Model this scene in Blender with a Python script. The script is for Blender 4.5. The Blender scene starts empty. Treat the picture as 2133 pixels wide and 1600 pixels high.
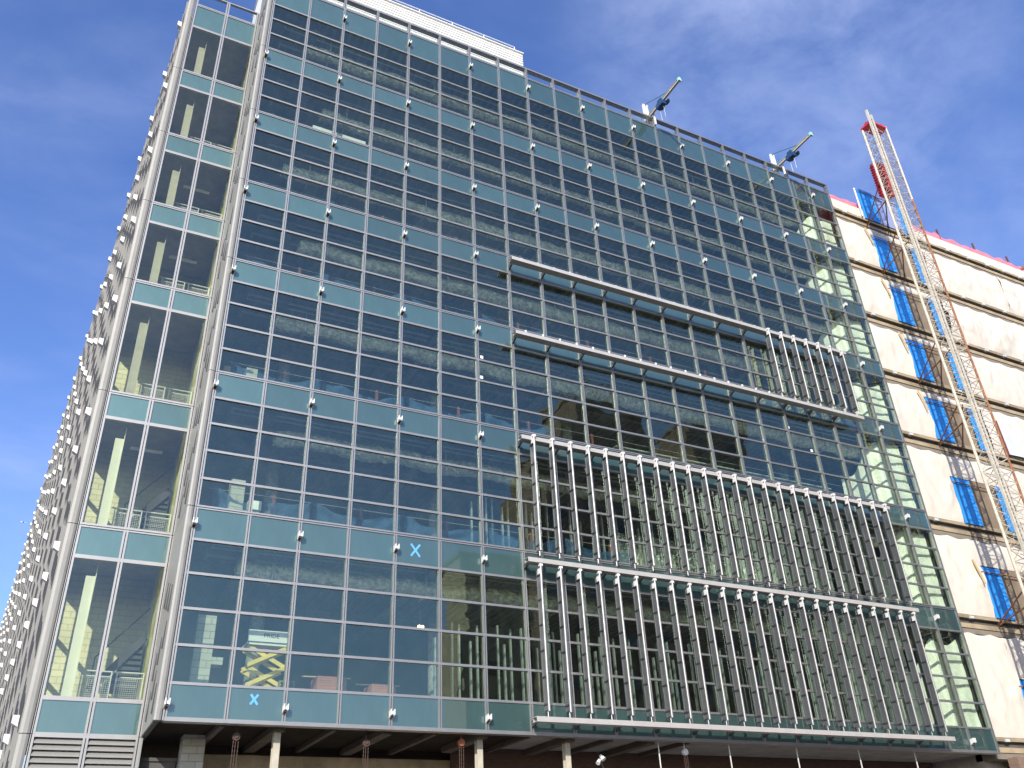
import bpy, bmesh, math, random
from mathutils import Vector, Matrix, noise
random.seed(7)
R = math.radians
scene = bpy.context.scene
col = scene.collection

# ------------------------------------------------------------------ camera
yaw, pitch, roll = R(28.112), R(30.821), R(-2.835)
fw = Vector((math.sin(yaw)*math.cos(pitch), math.cos(yaw)*math.cos(pitch), math.sin(pitch)))
rt = Vector((math.cos(yaw), -math.sin(yaw), 0)); up = rt.cross(fw)
r2 = math.cos(roll)*rt + math.sin(roll)*up; u2 = -math.sin(roll)*rt + math.cos(roll)*up
CAM = Vector((-2.743, -24.564, -4.364))
cam = bpy.data.cameras.new('camera'); cam.lens = 30.713; cam.sensor_width = 36; cam.clip_start = .1; cam.clip_end = 30000
co = bpy.data.objects.new('camera', cam); col.objects.link(co)
m3 = Matrix((r2, u2, -fw)).transposed()
co.matrix_world = Matrix.Translation(CAM) @ m3.to_4x4()
scene.camera = co

# ------------------------------------------------------------------ sky, sun, exposure
SUN_AZ, SUN_EL = R(35), R(28)          # azimuth: left of straight behind the camera side of the facade
sdir = Vector((-math.sin(SUN_AZ)*math.cos(SUN_EL), -math.cos(SUN_AZ)*math.cos(SUN_EL), math.sin(SUN_EL)))
w = bpy.data.worlds.new('World'); scene.world = w; w.use_nodes = True
nt = w.node_tree; N = nt.nodes; Lk = nt.links; N.clear()
def nd(t, **k):
    n = N.new(t)
    for a, b in k.items(): setattr(n, a, b)
    return n
sky = nd('ShaderNodeTexSky', sky_type='NISHITA', sun_disc=False)
sky.sun_elevation = SUN_EL
sky.sun_rotation = math.atan2(sdir.x, sdir.y)
sky.air_density = 1.0; sky.dust_density = 1.0; sky.ozone_density = 2.4; sky.altitude = 0
hs = nd('ShaderNodeHueSaturation'); hs.inputs['Saturation'].default_value = 1.12; hs.inputs['Hue'].default_value = .51
tc = nd('ShaderNodeTexCoord'); mp = nd('ShaderNodeMapping')
mp.inputs['Scale'].default_value = (1.0, 1.4, 2.2); mp.inputs['Rotation'].default_value = (R(20), R(35), R(15)); mp.inputs['Location'].default_value = (.9, .4, 1.3)
n1 = nd('ShaderNodeTexNoise'); n1.inputs['Scale'].default_value = 2.3; n1.inputs['Detail'].default_value = 9; n1.inputs['Roughness'].default_value = .5; n1.inputs['Distortion'].default_value = .5
cr = nd('ShaderNodeValToRGB'); cr.color_ramp.elements[0].position = .45; cr.color_ramp.elements[1].position = .95
mx = nd('ShaderNodeMix', data_type='RGBA'); mx.inputs['B'].default_value = (3.6, 4.2, 6.2, 1)
mlt = nd('ShaderNodeMath', operation='MULTIPLY'); mlt.inputs[1].default_value = .55
bg = nd('ShaderNodeBackground'); bg.inputs['Strength'].default_value = .15
ow = nd('ShaderNodeOutputWorld')
Lk.new(sky.outputs[0], hs.inputs['Color']); Lk.new(tc.outputs['Generated'], mp.inputs[0]); Lk.new(mp.outputs[0], n1.inputs['Vector'])
Lk.new(n1.outputs['Fac'], cr.inputs[0]); n2 = nd('ShaderNodeTexNoise'); n2.inputs['Scale'].default_value = 7.5; n2.inputs['Detail'].default_value = 8; n2.inputs['Roughness'].default_value = .62; n2.inputs['Distortion'].default_value = .25
mr2 = nd('ShaderNodeMapRange'); mr2.inputs[1].default_value = .32; mr2.inputs[2].default_value = .68; mr2.inputs[3].default_value = .25; mr2.inputs[4].default_value = 1.25
mm2 = nd('ShaderNodeMath', operation='MULTIPLY'); Lk.new(mp.outputs[0], n2.inputs['Vector']); Lk.new(n2.outputs['Fac'], mr2.inputs[0]); Lk.new(cr.outputs[0], mm2.inputs[0]); Lk.new(mr2.outputs[0], mm2.inputs[1])
cdir = (r2*(1610-1066.5)/1819.76 + u2*(800-165)/1819.76 + fw).normalized()
dt = nd('ShaderNodeVectorMath', operation='DOT_PRODUCT'); dt.inputs[1].default_value = cdir; nrm = nd('ShaderNodeVectorMath', operation='NORMALIZE')
Lk.new(tc.outputs['Generated'], nrm.inputs[0]); Lk.new(nrm.outputs[0], dt.inputs[0])
mr3 = nd('ShaderNodeMapRange', interpolation_type='SMOOTHSTEP'); mr3.inputs[1].default_value = .968; mr3.inputs[2].default_value = 1.0; mr3.inputs[3].default_value = 0; mr3.inputs[4].default_value = .5
Lk.new(dt.outputs['Value'], mr3.inputs[0])
mm3 = nd('ShaderNodeMath', operation='MULTIPLY'); Lk.new(mr3.outputs[0], mm3.inputs[0]); Lk.new(mr2.outputs[0], mm3.inputs[1])
ad3 = nd('ShaderNodeMath', operation='ADD', use_clamp=True); Lk.new(mm2.outputs[0], ad3.inputs[0]); Lk.new(mm3.outputs[0], ad3.inputs[1])
Lk.new(ad3.outputs[0], mlt.inputs[0]); Lk.new(mlt.outputs[0], mx.inputs['Factor'])
ti = nd('ShaderNodeVectorMath', operation='MULTIPLY'); ti.inputs[1].default_value = (1.08, 1.15, 1.36); Lk.new(hs.outputs[0], ti.inputs[0])
Lk.new(ti.outputs[0], mx.inputs['A']); Lk.new(mx.outputs['Result'], bg.inputs['Color']); Lk.new(bg.outputs[0], ow.inputs['Surface'])

sl = bpy.data.lights.new('sun', 'SUN'); sl.energy = 4.2; sl.angle = R(.53); sl.color = (1, .95, .86)
so = bpy.data.objects.new('sun', sl); col.objects.link(so)
so.rotation_euler = (-sdir).to_track_quat('-Z', 'Y').to_euler(); so.location = sdir*80
vs = scene.view_settings; vs.view_transform = 'Standard'; vs.look = 'None'; vs.gamma = 1; vs.use_curve_mapping = False; vs.exposure = 0.4
scene.render.engine = 'CYCLES'
cy = scene.cycles; cy.max_bounces = 10; cy.diffuse_bounces = 3; cy.glossy_bounces = 5; cy.transmission_bounces = 4; cy.transparent_max_bounces = 24
cy.caustics_reflective = False; cy.caustics_refractive = False; cy.use_denoising = True; cy.sample_clamp_indirect = 6

# ------------------------------------------------------------------ helpers
def tag(o, label=None, cat=None, group=None, kind=None):
    for k, v in (('label', label), ('category', cat), ('group', group), ('kind', kind)):
        if v: o[k] = v
    return o
def thing(name, label, cat, loc=(0, 0, 0), group=None):
    o = bpy.data.objects.new(name, None); col.objects.link(o); o.location = loc; o.empty_display_size = .2
    return tag(o, label, cat, group)
def put(name, me, parent=None, loc=(0, 0, 0), rot=None):
    o = bpy.data.objects.new(name, me); col.objects.link(o)
    o.parent = parent
    off = Vector(loc)
    p = parent
    while p is not None:
        off -= Vector(p.location); p = p.parent
    o.location = off
    if rot: o.rotation_euler = rot
    return o
class MB:
    def __init__(s): s.v = []; s.f = []; s.m = []
    def add(s, vs, fs, m=0):
        b = len(s.v); s.v += [tuple(x) for x in vs]; s.f += [tuple(b+i for i in f) for f in fs]; s.m += [m]*len(fs)
    def box(s, x0, x1, y0, y1, z0, z1, m=0):
        s.add([(x0,y0,z0),(x1,y0,z0),(x1,y1,z0),(x0,y1,z0),(x0,y0,z1),(x1,y0,z1),(x1,y1,z1),(x0,y1,z1)],
              [(0,3,2,1),(4,5,6,7),(0,1,5,4),(1,2,6,5),(2,3,7,6),(3,0,4,7)], m)
    def bar(s, p, q, wd, hg=None, m=0):
        p, q = Vector(p), Vector(q); d = (q-p).normalized(); hg = hg or wd
        a = Vector((0,0,1)) if abs(d.z) < .95 else Vector((1,0,0))
        x = d.cross(a).normalized()*wd/2; y = x.cross(d).normalized()*hg/2
        s.add([p-x-y,p+x-y,p+x+y,p-x+y,q-x-y,q+x-y,q+x+y,q-x+y],[(0,3,2,1),(4,5,6,7),(0,1,5,4),(1,2,6,5),(2,3,7,6),(3,0,4,7)], m)
    def tube(s, p, q, r, n=8, m=0, r2=None):
        p, q = Vector(p), Vector(q); d = (q-p).normalized(); r2 = r if r2 is None else r2
        a = Vector((0,0,1)) if abs(d.z) < .95 else Vector((1,0,0))
        x = d.cross(a).normalized(); y = x.cross(d)
        vs = []
        for c, rr in ((p, r), (q, r2)):
            for i in range(n):
                t = 2*math.pi*i/n; vs.append(c+(x*math.cos(t)+y*math.sin(t))*rr)
        s.add(vs, [(i,(i+1)%n,n+(i+1)%n,n+i) for i in range(n)]+[tuple(range(n-1,-1,-1)), tuple(range(n,2*n))], m)
    def path(s, pts, r, n=6, m=0):
        for a, b in zip(pts, pts[1:]): s.tube(a, b, r, n, m)
    def grid(s, fn, nu, nv, m=0):
        vs = [fn(u/nu, v/nv) for v in range(nv+1) for u in range(nu+1)]
        s.add(vs, [(v*(nu+1)+u, v*(nu+1)+u+1, (v+1)*(nu+1)+u+1, (v+1)*(nu+1)+u) for v in range(nv) for u in range(nu)], m)
    def prism(s, prof, axis, a, b, m=0):
        # prof: list of 2D points; axis 'x': (y,z) extruded along x; 'z': (x,y) ; 'y': (x,z)
        n = len(prof)
        def P(p, t): return (t,p[0],p[1]) if axis == 'x' else ((p[0],p[1],t) if axis == 'z' else (p[0],t,p[1]))
        s.add([P(p,a) for p in prof]+[P(p,b) for p in prof], [(i,(i+1)%n,n+(i+1)%n,n+i) for i in range(n)]+[tuple(range(n-1,-1,-1)),tuple(range(n,2*n))], m)
    def mesh(s, name, mats, smooth=False):
        me = bpy.data.meshes.new(name); me.from_pydata(s.v, [], s.f)
        for x in (mats if isinstance(mats, (list, tuple)) else [mats]): me.materials.append(x)
        me.polygons.foreach_set('material_index', s.m)
        bm = bmesh.new(); bm.from_mesh(me); bmesh.ops.recalc_face_normals(bm, faces=bm.faces); bm.to_mesh(me); bm.free()
        if smooth: me.polygons.foreach_set('use_smooth', [True]*len(me.polygons))
        me.update(); return me
    def build(s, name, mats, parent=None, smooth=False):
        # world coordinates -> origin at the lower centre of the bounds
        xs = [v[0] for v in s.v]; ys = [v[1] for v in s.v]; zs = [v[2] for v in s.v]
        c = Vector(((min(xs)+max(xs))/2, (min(ys)+max(ys))/2, min(zs)))
        s.v = [(v[0]-c.x, v[1]-c.y, v[2]-c.z) for v in s.v]
        return put(name, s.mesh(name, mats, smooth), parent, c)
_cache = {}
def bx(name, mat, parent, x0, x1, y0, y1, z0, z1, rot=None, bev=0):
    key = (name, mat.name, round(x1-x0,4), round(y1-y0,4), round(z1-z0,4), bev)
    if key not in _cache:
        b = MB(); a, c, d = (x1-x0)/2, (y1-y0)/2, (z1-z0)/2; b.box(-a,a,-c,c,-d,d); me = b.mesh(name, mat)
        if bev:
            bm = bmesh.new(); bm.from_mesh(me); bmesh.ops.bevel(bm, geom=list(bm.edges), offset=bev, segments=2, affect='EDGES'); bm.to_mesh(me); bm.free()
        _cache[key] = me
    return put(name, _cache[key], parent, ((x0+x1)/2, (y0+y1)/2, (z0+z1)/2), rot)
def copy_tree(o, delta, parent=None):
    c = o.copy(); col.objects.link(c); c.parent = parent
    if parent is None: c.location = Vector(o.location)+Vector(delta)
    for ch in o.children: copy_tree(ch, (0,0,0), c)
    return c
def sm(x): x = max(0, min(1, x)); return x*x*(3-2*x)

# ------------------------------------------------------------------ materials
def mat(name, color, rough=.6, metal=0, spec=.5, nz=0, nscale=3, bump=0, bscale=20, coat=0, rnd=0, vec='Object', stretch=(1,1,1)):
    m = bpy.data.materials.new(name); m.use_nodes = True; t = m.node_tree; b = t.nodes['Principled BSDF']
    b.inputs['Base Color'].default_value = (*color, 1); b.inputs['Roughness'].default_value = rough; b.inputs['Metallic'].default_value = metal
    b.inputs['Specular IOR Level'].default_value = spec; b.inputs['Coat Weight'].default_value = coat; b.inputs['Coat Roughness'].default_value = .02
    if nz or bump or rnd:
        tc = t.nodes.new('ShaderNodeTexCoord'); mp = t.nodes.new('ShaderNodeMapping'); mp.inputs['Scale'].default_value = stretch
        t.links.new(tc.outputs[vec], mp.inputs[0])
    if nz or rnd:
        n = t.nodes.new('ShaderNodeTexNoise'); n.inputs['Scale'].default_value = nscale; n.inputs['Detail'].default_value = 6; n.inputs['Roughness'].default_value = .6
        t.links.new(mp.outputs[0], n.inputs['Vector'])
        mr = t.nodes.new('ShaderNodeMapRange'); mr.inputs[1].default_value = .3; mr.inputs[2].default_value = .7; mr.inputs[3].default_value = 1-nz; mr.inputs[4].default_value = 1+nz
        t.links.new(n.outputs['Fac'], mr.inputs[0])
        mu = t.nodes.new('ShaderNodeVectorMath'); mu.operation = 'SCALE'; mu.inputs[0].default_value = color
        src = mr.outputs[0]
        if rnd:
            oi = t.nodes.new('ShaderNodeObjectInfo'); r_ = t.nodes.new('ShaderNodeMapRange'); r_.inputs[3].default_value = 1-rnd; r_.inputs[4].default_value = 1+rnd
            t.links.new(oi.outputs['Random'], r_.inputs[0])
            mm = t.nodes.new('ShaderNodeMath'); mm.operation = 'MULTIPLY'; t.links.new(src, mm.inputs[0]); t.links.new(r_.outputs[0], mm.inputs[1]); src = mm.outputs[0]
        t.links.new(src, mu.inputs['Scale']); t.links.new(mu.outputs[0], b.inputs['Base Color'])
    if bump:
        n = t.nodes.new('ShaderNodeTexNoise'); n.inputs['Scale'].default_value = bscale; n.inputs['Detail'].default_value = 5
        t.links.new(mp.outputs[0], n.inputs['Vector'])
        bp = t.nodes.new('ShaderNodeBump'); bp.inputs['Strength'].default_value = 1; bp.inputs['Distance'].default_value = bump
        t.links.new(n.outputs['Fac'], bp.inputs['Height']); t.links.new(bp.outputs[0], b.inputs['Normal'])
    return m
def brickmat(name, c1, c2, mortar, sc=1, bw=.4, bh=.2, axis='xz', rough=.85, msize=.012):
    m = bpy.data.materials.new(name); m.use_nodes = True; t = m.node_tree; b = t.nodes['Principled BSDF']; b.inputs['Roughness'].default_value = rough
    tc = t.nodes.new('ShaderNodeTexCoord'); sp = t.nodes.new('ShaderNodeSeparateXYZ'); cb = t.nodes.new('ShaderNodeCombineXYZ')
    t.links.new(tc.outputs['Object'], sp.inputs[0])
    ad = t.nodes.new('ShaderNodeMath'); t.links.new(sp.outputs[0], ad.inputs[0]); t.links.new(sp.outputs[1], ad.inputs[1])
    t.links.new(ad.outputs[0], cb.inputs[0]); t.links.new(sp.outputs[2], cb.inputs[1])
    br = t.nodes.new('ShaderNodeTexBrick'); br.inputs['Scale'].default_value = 1; br.inputs['Brick Width'].default_value = bw; br.inputs['Row Height'].default_value = bh; br.inputs['Mortar Size'].default_value = msize
    br.inputs['Color1'].default_value = (*c1,1); br.inputs['Color2'].default_value = (*c2,1); br.inputs['Mortar'].default_value = (*mortar,1)
    t.links.new(cb.outputs[0], br.inputs['Vector']); 
    nz = t.nodes.new('ShaderNodeTexNoise'); nz.inputs['Scale'].default_value = .8; nz.inputs['Detail'].default_value = 8
    t.links.new(tc.outputs['Object'], nz.inputs['Vector'])
    mr = t.nodes.new('ShaderNodeMapRange'); mr.inputs[3].default_value = .65; mr.inputs[4].default_value = 1.35; t.links.new(nz.outputs['Fac'], mr.inputs[0])
    mu = t.nodes.new('ShaderNodeVectorMath'); mu.operation = 'SCALE'; t.links.new(br.outputs['Color'], mu.inputs[0]); t.links.new(mr.outputs[0], mu.inputs['Scale'])
    t.links.new(mu.outputs[0], b.inputs['Base Color'])
    bp = t.nodes.new('ShaderNodeBump'); bp.inputs['Distance'].default_value = .01; t.links.new(br.outputs['Fac'], bp.inputs['Height']); bp.invert = True; t.links.new(bp.outputs[0], b.inputs['Normal'])
    return m
def glassmat(name, tint, refl, ior, wav, rough=0.0):
    m = bpy.data.materials.new(name); m.use_nodes = True; t = m.node_tree; t.nodes.clear()
    out = t.nodes.new('ShaderNodeOutputMaterial'); mixs = t.nodes.new('ShaderNodeMixShader'); tr = t.nodes.new('ShaderNodeBsdfTransparent'); gl = t.nodes.new('ShaderNodeBsdfGlossy')
    tr.inputs['Color'].default_value = (*tint,1); gl.inputs['Color'].default_value = (*refl,1); gl.inputs['Roughness'].default_value = rough
    fr = t.nodes.new('ShaderNodeFresnel'); fr.inputs['IOR'].default_value = ior
    tc = t.nodes.new('ShaderNodeTexCoord'); oi = t.nodes.new('ShaderNodeObjectInfo'); ad = t.nodes.new('ShaderNodeVectorMath'); ad.operation = 'ADD'
    sc = t.nodes.new('ShaderNodeVectorMath'); sc.operation = 'SCALE'; cb = t.nodes.new('ShaderNodeCombineXYZ')
    ml = t.nodes.new('ShaderNodeMath'); ml.operation = 'MULTIPLY'; ml.inputs[1].default_value = 57
    t.links.new(oi.outputs['Random'], ml.inputs[0]); t.links.new(ml.outputs[0], cb.inputs[0]); t.links.new(ml.outputs[0], cb.inputs[2])
    t.links.new(tc.outputs['Object'], ad.inputs[0]); t.links.new(cb.outputs[0], ad.inputs[1])
    n = t.nodes.new('ShaderNodeTexNoise'); n.inputs['Scale'].default_value = 1.1; n.inputs['Detail'].default_value = 1.5
    t.links.new(ad.outputs[0], n.inputs['Vector'])
    bp = t.nodes.new('ShaderNodeBump'); bp.inputs['Strength'].default_value = 1; bp.inputs['Distance'].default_value = wav
    t.links.new(n.outputs['Fac'], bp.inputs['Height']); t.links.new(bp.outputs[0], gl.inputs['Normal'])
    ge = t.nodes.new('ShaderNodeNewGeometry'); om = t.nodes.new('ShaderNodeMath'); om.operation = 'SUBTRACT'; om.inputs[0].default_value = 1; t.links.new(ge.outputs['Backfacing'], om.inputs[1])
    fm = t.nodes.new('ShaderNodeMath'); fm.operation = 'MULTIPLY'; t.links.new(fr.outputs[0], fm.inputs[0]); t.links.new(om.outputs[0], fm.inputs[1])
    t.links.new(fm.outputs[0], mixs.inputs[0]); df = t.nodes.new('ShaderNodeBsdfDiffuse'); df.inputs['Color'].default_value = (.62,.68,.66,1); dm = t.nodes.new('ShaderNodeMixShader')
    dn = t.nodes.new('ShaderNodeTexNoise'); dn.inputs['Scale'].default_value = 2.2; dn.inputs['Detail'].default_value = 5; t.links.new(ad.outputs[0], dn.inputs['Vector'])
    dr = t.nodes.new('ShaderNodeMapRange'); dr.inputs[1].default_value = .35; dr.inputs[2].default_value = .7; dr.inputs[3].default_value = 0; dr.inputs[4].default_value = .012; t.links.new(dn.outputs['Fac'], dr.inputs[0])
    dk = t.nodes.new('ShaderNodeMath'); dk.operation = 'MULTIPLY'; t.links.new(dr.outputs[0], dk.inputs[0]); t.links.new(om.outputs[0], dk.inputs[1])
    t.links.new(dk.outputs[0], dm.inputs[0]); t.links.new(tr.outputs[0], dm.inputs[1]); t.links.new(df.outputs[0], dm.inputs[2]); t.links.new(dm.outputs[0], mixs.inputs[1]); t.links.new(gl.outputs[0], mixs.inputs[2]); t.links.new(mixs.outputs[0], out.inputs[0])
    return m
M = {}
M['frame'] = mat('frame_metal', (.375,.365,.345), .5, .85, nz=.06, nscale=2, bump=.0008, bscale=60)
M['frame_dark'] = mat('gasket', (.03,.03,.03), .7)
M['panel'] = mat('panel_metal', (.27,.262,.24), .6, .2, nz=.08, nscale=1.5)
M['shade'] = mat('shade_metal', (.52,.49,.45), .45, .3, nz=.05, nscale=3)
M['finnose'] = mat('fin_nose_metal', (.40,.385,.365), .5, .7, nz=.05, nscale=3)
M['finside'] = mat('fin_side_metal', (.19,.195,.205), .45, .7, nz=.12, nscale=8, stretch=(1,1,.2))
M['clip'] = mat('clip_dark', (.04,.04,.045), .5)
M['white'] = mat('white_paint', (.70,.69,.66), .45, nz=.04)
M['corr'] = mat('corrugated_white', (.76,.75,.71), .5, 0, nz=.06, nscale=1)
M['glass'] = glassmat('vision_glass', (.90,.95,.90), (.63,.80,.64), 2.4, .0048)
M['glass_clear'] = glassmat('clear_glass', (.93,.96,.95), (.9,.95,1), 1.25, .0006)
M['tower_glass'] = glassmat('stair_glass', (.89,.92,.86), (.68,.82,.76), 1.95, .0018)
M['spandrel'] = mat('spandrel_glass', (.098,.155,.152), .5, .75, .5, nz=.10, nscale=1.2, coat=1, rnd=.12, stretch=(2,1,.5))
M['spandrel'].node_tree.nodes['Principled BSDF'].inputs['Coat Tint'].default_value = (.85,1,.92,1)
M['spandrel'].node_tree.nodes['Principled BSDF'].inputs['Coat IOR'].default_value = 1.75
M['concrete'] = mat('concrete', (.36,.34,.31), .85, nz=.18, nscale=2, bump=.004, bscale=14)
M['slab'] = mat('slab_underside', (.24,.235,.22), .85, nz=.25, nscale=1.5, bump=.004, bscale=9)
M['deck'] = mat('metal_deck', (.30,.31,.31), .5, .4, nz=.2, nscale=2)
M['beam'] = mat('fireproofed_beam', (.30,.295,.28), .95, nz=.3, nscale=6, bump=.012, bscale=22)
M['foil'] = mat('foil_wrap', (.72,.70,.60), .45, .15, nz=.5, nscale=7, bump=.045, bscale=7)
M['pipe'] = mat('grey_pipe', (.6,.62,.62), .5, .2, nz=.15)
M['core'] = mat('core_wall', (.09,.085,.08), .9, nz=.3, nscale=.8)
M['net'] = mat('blue_net', (.05,.12,.24), .75, nz=.35, nscale=5, bump=.01, bscale=40)
_t = M['net'].node_tree; _p = _t.nodes['Principled BSDF']; _tr = _t.nodes.new('ShaderNodeBsdfTransparent'); _mx = _t.nodes.new('ShaderNodeMixShader'); _mx.inputs[0].default_value = .62
_t.links.new(_tr.outputs[0], _mx.inputs[1]); _t.links.new(_p.outputs[0], _mx.inputs[2]); _t.links.new(_mx.outputs[0], _t.nodes['Material Output'].inputs[0])
M['redpost'] = mat('red_post', (.16,.05,.042), .6, nz=.2)
M['stud'] = mat('galvanised_stud', (.50,.54,.50), .35, .6, nz=.2, nscale=6)
M['sheet'] = mat('white_plastic', (.86,.86,.76), .4, nz=.06, nscale=2, bump=.02, bscale=5)
M['wrap'] = mat('building_wrap', (.66,.595,.505), .6, nz=.04, nscale=.7, bump=.025, bscale=2.5)
M['tan'] = mat('tan_board', (.31,.25,.165), .8, nz=.35, nscale=3, bump=.003, stretch=(.3,1,1))
M['tanlight'] = mat('pale_board', (.36,.28,.18), .8, nz=.25, nscale=1.5)
M['edgeconc'] = mat('edge_concrete', (.22,.19,.15), .85, nz=.2, nscale=1.2, bump=.006, bscale=10)
M['bluegate'] = mat('blue_gate_paint', (.03,.29,.80), .55, nz=.08)
M['ply'] = mat('plywood', (.22,.165,.11), .8, nz=.25, nscale=2.5, stretch=(1,1,.3))
M['pink'] = mat('pink_mesh', (.74,.20,.26), .8, nz=.2, nscale=2)
M['mast'] = mat('mast_paint', (.58,.52,.42), .5, .1, nz=.2, nscale=4)
M['rust'] = mat('rusty_steel', (.27,.12,.055), .8, nz=.35, nscale=6)
M['red'] = mat('red_paint', (.62,.035,.045), .45, nz=.15)
M['greencable'] = mat('green_cable', (.02,.16,.13), .6)
M['bluewinch'] = mat('blue_winch', (.02,.06,.15), .4)
M['yellow'] = mat('yellow_paint', (.75,.55,.13), .5, nz=.1)
M['cmu'] = brickmat('concrete_block', (.50,.49,.42), (.44,.43,.37), (.34,.33,.29), bw=.4, bh=.2)
M['cmu2'] = brickmat('stair_block', (.60,.585,.34), (.56,.545,.32), (.46,.45,.27), bw=.4, bh=.2)
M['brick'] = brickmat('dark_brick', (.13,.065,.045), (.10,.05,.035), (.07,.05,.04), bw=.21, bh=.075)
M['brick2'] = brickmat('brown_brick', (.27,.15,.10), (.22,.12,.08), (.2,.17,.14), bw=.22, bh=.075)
M['oppbrick'] = brickmat('opposite_brick', (.60,.51,.36), (.54,.45,.32), (.46,.40,.30), bw=.25, bh=.08)
M['redbrick'] = brickmat('red_brick_stack', (.48,.16,.12), (.42,.14,.11), (.3,.2,.16), bw=.2, bh=.07)
M['tarp'] = mat('tan_tarp', (.42,.34,.23), .7, nz=.3, nscale=1.5, bump=.05, bscale=2.2)
M['soffit'] = mat('dark_brown_soffit', (.085,.068,.052), .9, nz=.3, nscale=1.2)  # dark brown with random mottling, also used on the recess wall
M['asphalt'] = mat('asphalt', (.05,.05,.052), .9, nz=.25, nscale=4)
M['pave'] = mat('sidewalk_concrete', (.30,.29,.27), .9, nz=.15)
M['tape'] = mat('blue_tape', (.12,.40,.80), .6)
M['sticker'] = mat('white_sticker', (.85,.85,.85), .6)
M['wood'] = mat('lumber', (.55,.40,.20), .75, nz=.2, stretch=(1,1,.2))
M['black'] = mat('black_print', (.02,.02,.02), .7)
M['steel'] = mat('primed_steel', (.44,.40,.31), .6, nz=.15)
M['cream'] = mat('sunlit_steel', (.72,.70,.56), .6, nz=.05)  # paler copy of the primed steel, with sunlight put into the colour
M['chain'] = mat('rusty_chain', (.07,.04,.028), .7, nz=.2)
M['lamp'] = bpy.data.materials.new('lamp_bulb'); M['lamp'].use_nodes = True
_b = M['lamp'].node_tree.nodes['Principled BSDF']; _b.inputs['Emission Color'].default_value = (1,.62,.3,1); _b.inputs['Emission Strength'].default_value = 6
M['orange'] = mat('orange_lamp_cover', (.32,.10,.04), .5)
M['winglass'] = mat('dark_window', (.02,.022,.025), .1, coat=.5)

# ------------------------------------------------------------------ levels
BW = 1.5
Z_J = [0, 5.794, 10.316, 14.80, 18.395, 21.974, 25.638]     # stack joints (slab levels)
TOP0, TOP1, TOP = 28.42, 29.82, 30.56
STO = []                                                     # (floor z, sill z list, spandrel bottom, joint above)
def rows(a, b, n): return [a+(b-a)*i/n for i in range(n+1)]
levels = []   # (z0, z1, kind)
levels.append((0, .93, 'spandrel'))
r = rows(.93, 4.83, 4); levels += [(r[i], r[i+1], 'vision') for i in range(4)]; levels.append((4.83, 5.794, 'spandrel'))
for i in range(1, 6):
    a, b = Z_J[i], Z_J[i+1]; n = 5 if i < 3 else 4
    r = rows(a, b, n); levels += [(r[k], r[k+1], 'vision') for k in range(n-1)]; levels.append((r[n-1], b, 'spandrel'))
r = rows(25.638, TOP0, 3); levels += [(r[k], r[k+1], 'vision') for k in range(3)]
levels.append((TOP0, TOP1, 'spandrel')); levels.append((TOP1, TOP, 'clear'))
FLOORZ = [.80]+[z-.08 for z in Z_J[1:]]                      # slab top of each storey
CEILZ = [z-.45 for z in Z_J[1:]]+[28.75]                     # slab underside above each storey
NB = 21; X1 = NB*BW
ORD = ['lowest', 'second', 'third', 'fourth', 'fifth', 'sixth', 'top']

# ------------------------------------------------------------------ ground
b = MB(); b.box(-400, 500, -500, 600, -7, -6.15); tag(b.build('street', M['asphalt']), kind='structure')
b = MB(); b.box(-12, 120, -4.5, 40, -6.15, -6.0); tag(b.build('sidewalk', M['pave']), kind='structure')
b = MB(); b.box(-12, 140, -70, -31.5, -6.15, -6.0); tag(b.build('pavement', M['pave']), kind='structure')

# ------------------------------------------------------------------ main glass building
bld = thing('office_building', 'long glass curtain wall office block with grid of grey mullions filling the photo', 'building', (X1/2, 0, 0))
GY = .05                                                     # glass plane behind the frame face
# mullions, split at every stack joint, each with a central groove
segz = [0]+Z_J[1:]+[TOP]
mcache = {}
for k in range(NB+1):
    for a, c in zip(segz, segz[1:]):
        key = (round(c-a, 3), k in (0, NB))
        if key not in mcache:
            m_ = MB(); h = c-a-.016
            for sgn in (-1, 1):
                xa, xb = (.010, .052) if sgn > 0 else (-.052, -.010)
                m_.box(xa, xb, 0, .20, 0, h, 0)
            m_.box(-.0115, .0115, .035, .19, 0, h, 1)
            mcache[key] = m_.mesh('mullion', [M['frame'], M['frame_dark']])
        put('mullion', mcache[key], bld, (k*BW, 0, a+.008))
# transoms: one per row line
zs_t = sorted(set([z for l in levels for z in l[:2]]))
for z in zs_t:
    t_ = MB(); joint = any(abs(z-j) < 1e-4 for j in Z_J[1:])
    if joint:
        t_.box(.0, X1, .004, .08, .012, .062, 0); t_.box(0, X1, .004, .08, -.052, -.012, 0); t_.box(0, X1, .03, .19, -.0115, .0115, 1)
    elif z == 0: t_.box(0, X1, .004, .30, 0, .10, 0)
    elif z == TOP: t_.box(0, X1, .004, .24, -.09, 0, 0)
    elif abs(z-TOP1) < 1e-4: t_.box(0, X1, .004, .08, -.06, -.008, 0); t_.box(0, X1, .004, .08, .01, .05, 0); t_.box(0, X1, .03, .08, -.0078, .0098, 1)
    else: t_.box(0, X1, .004, .10, -.036, .036, 0)
    t_.v = [(v[0]-X1/2, v[1], v[2]) for v in t_.v]
    put('transom', t_.mesh('transom', [M['frame'], M['frame_dark']]), bld, (X1/2, 0, z))
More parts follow.
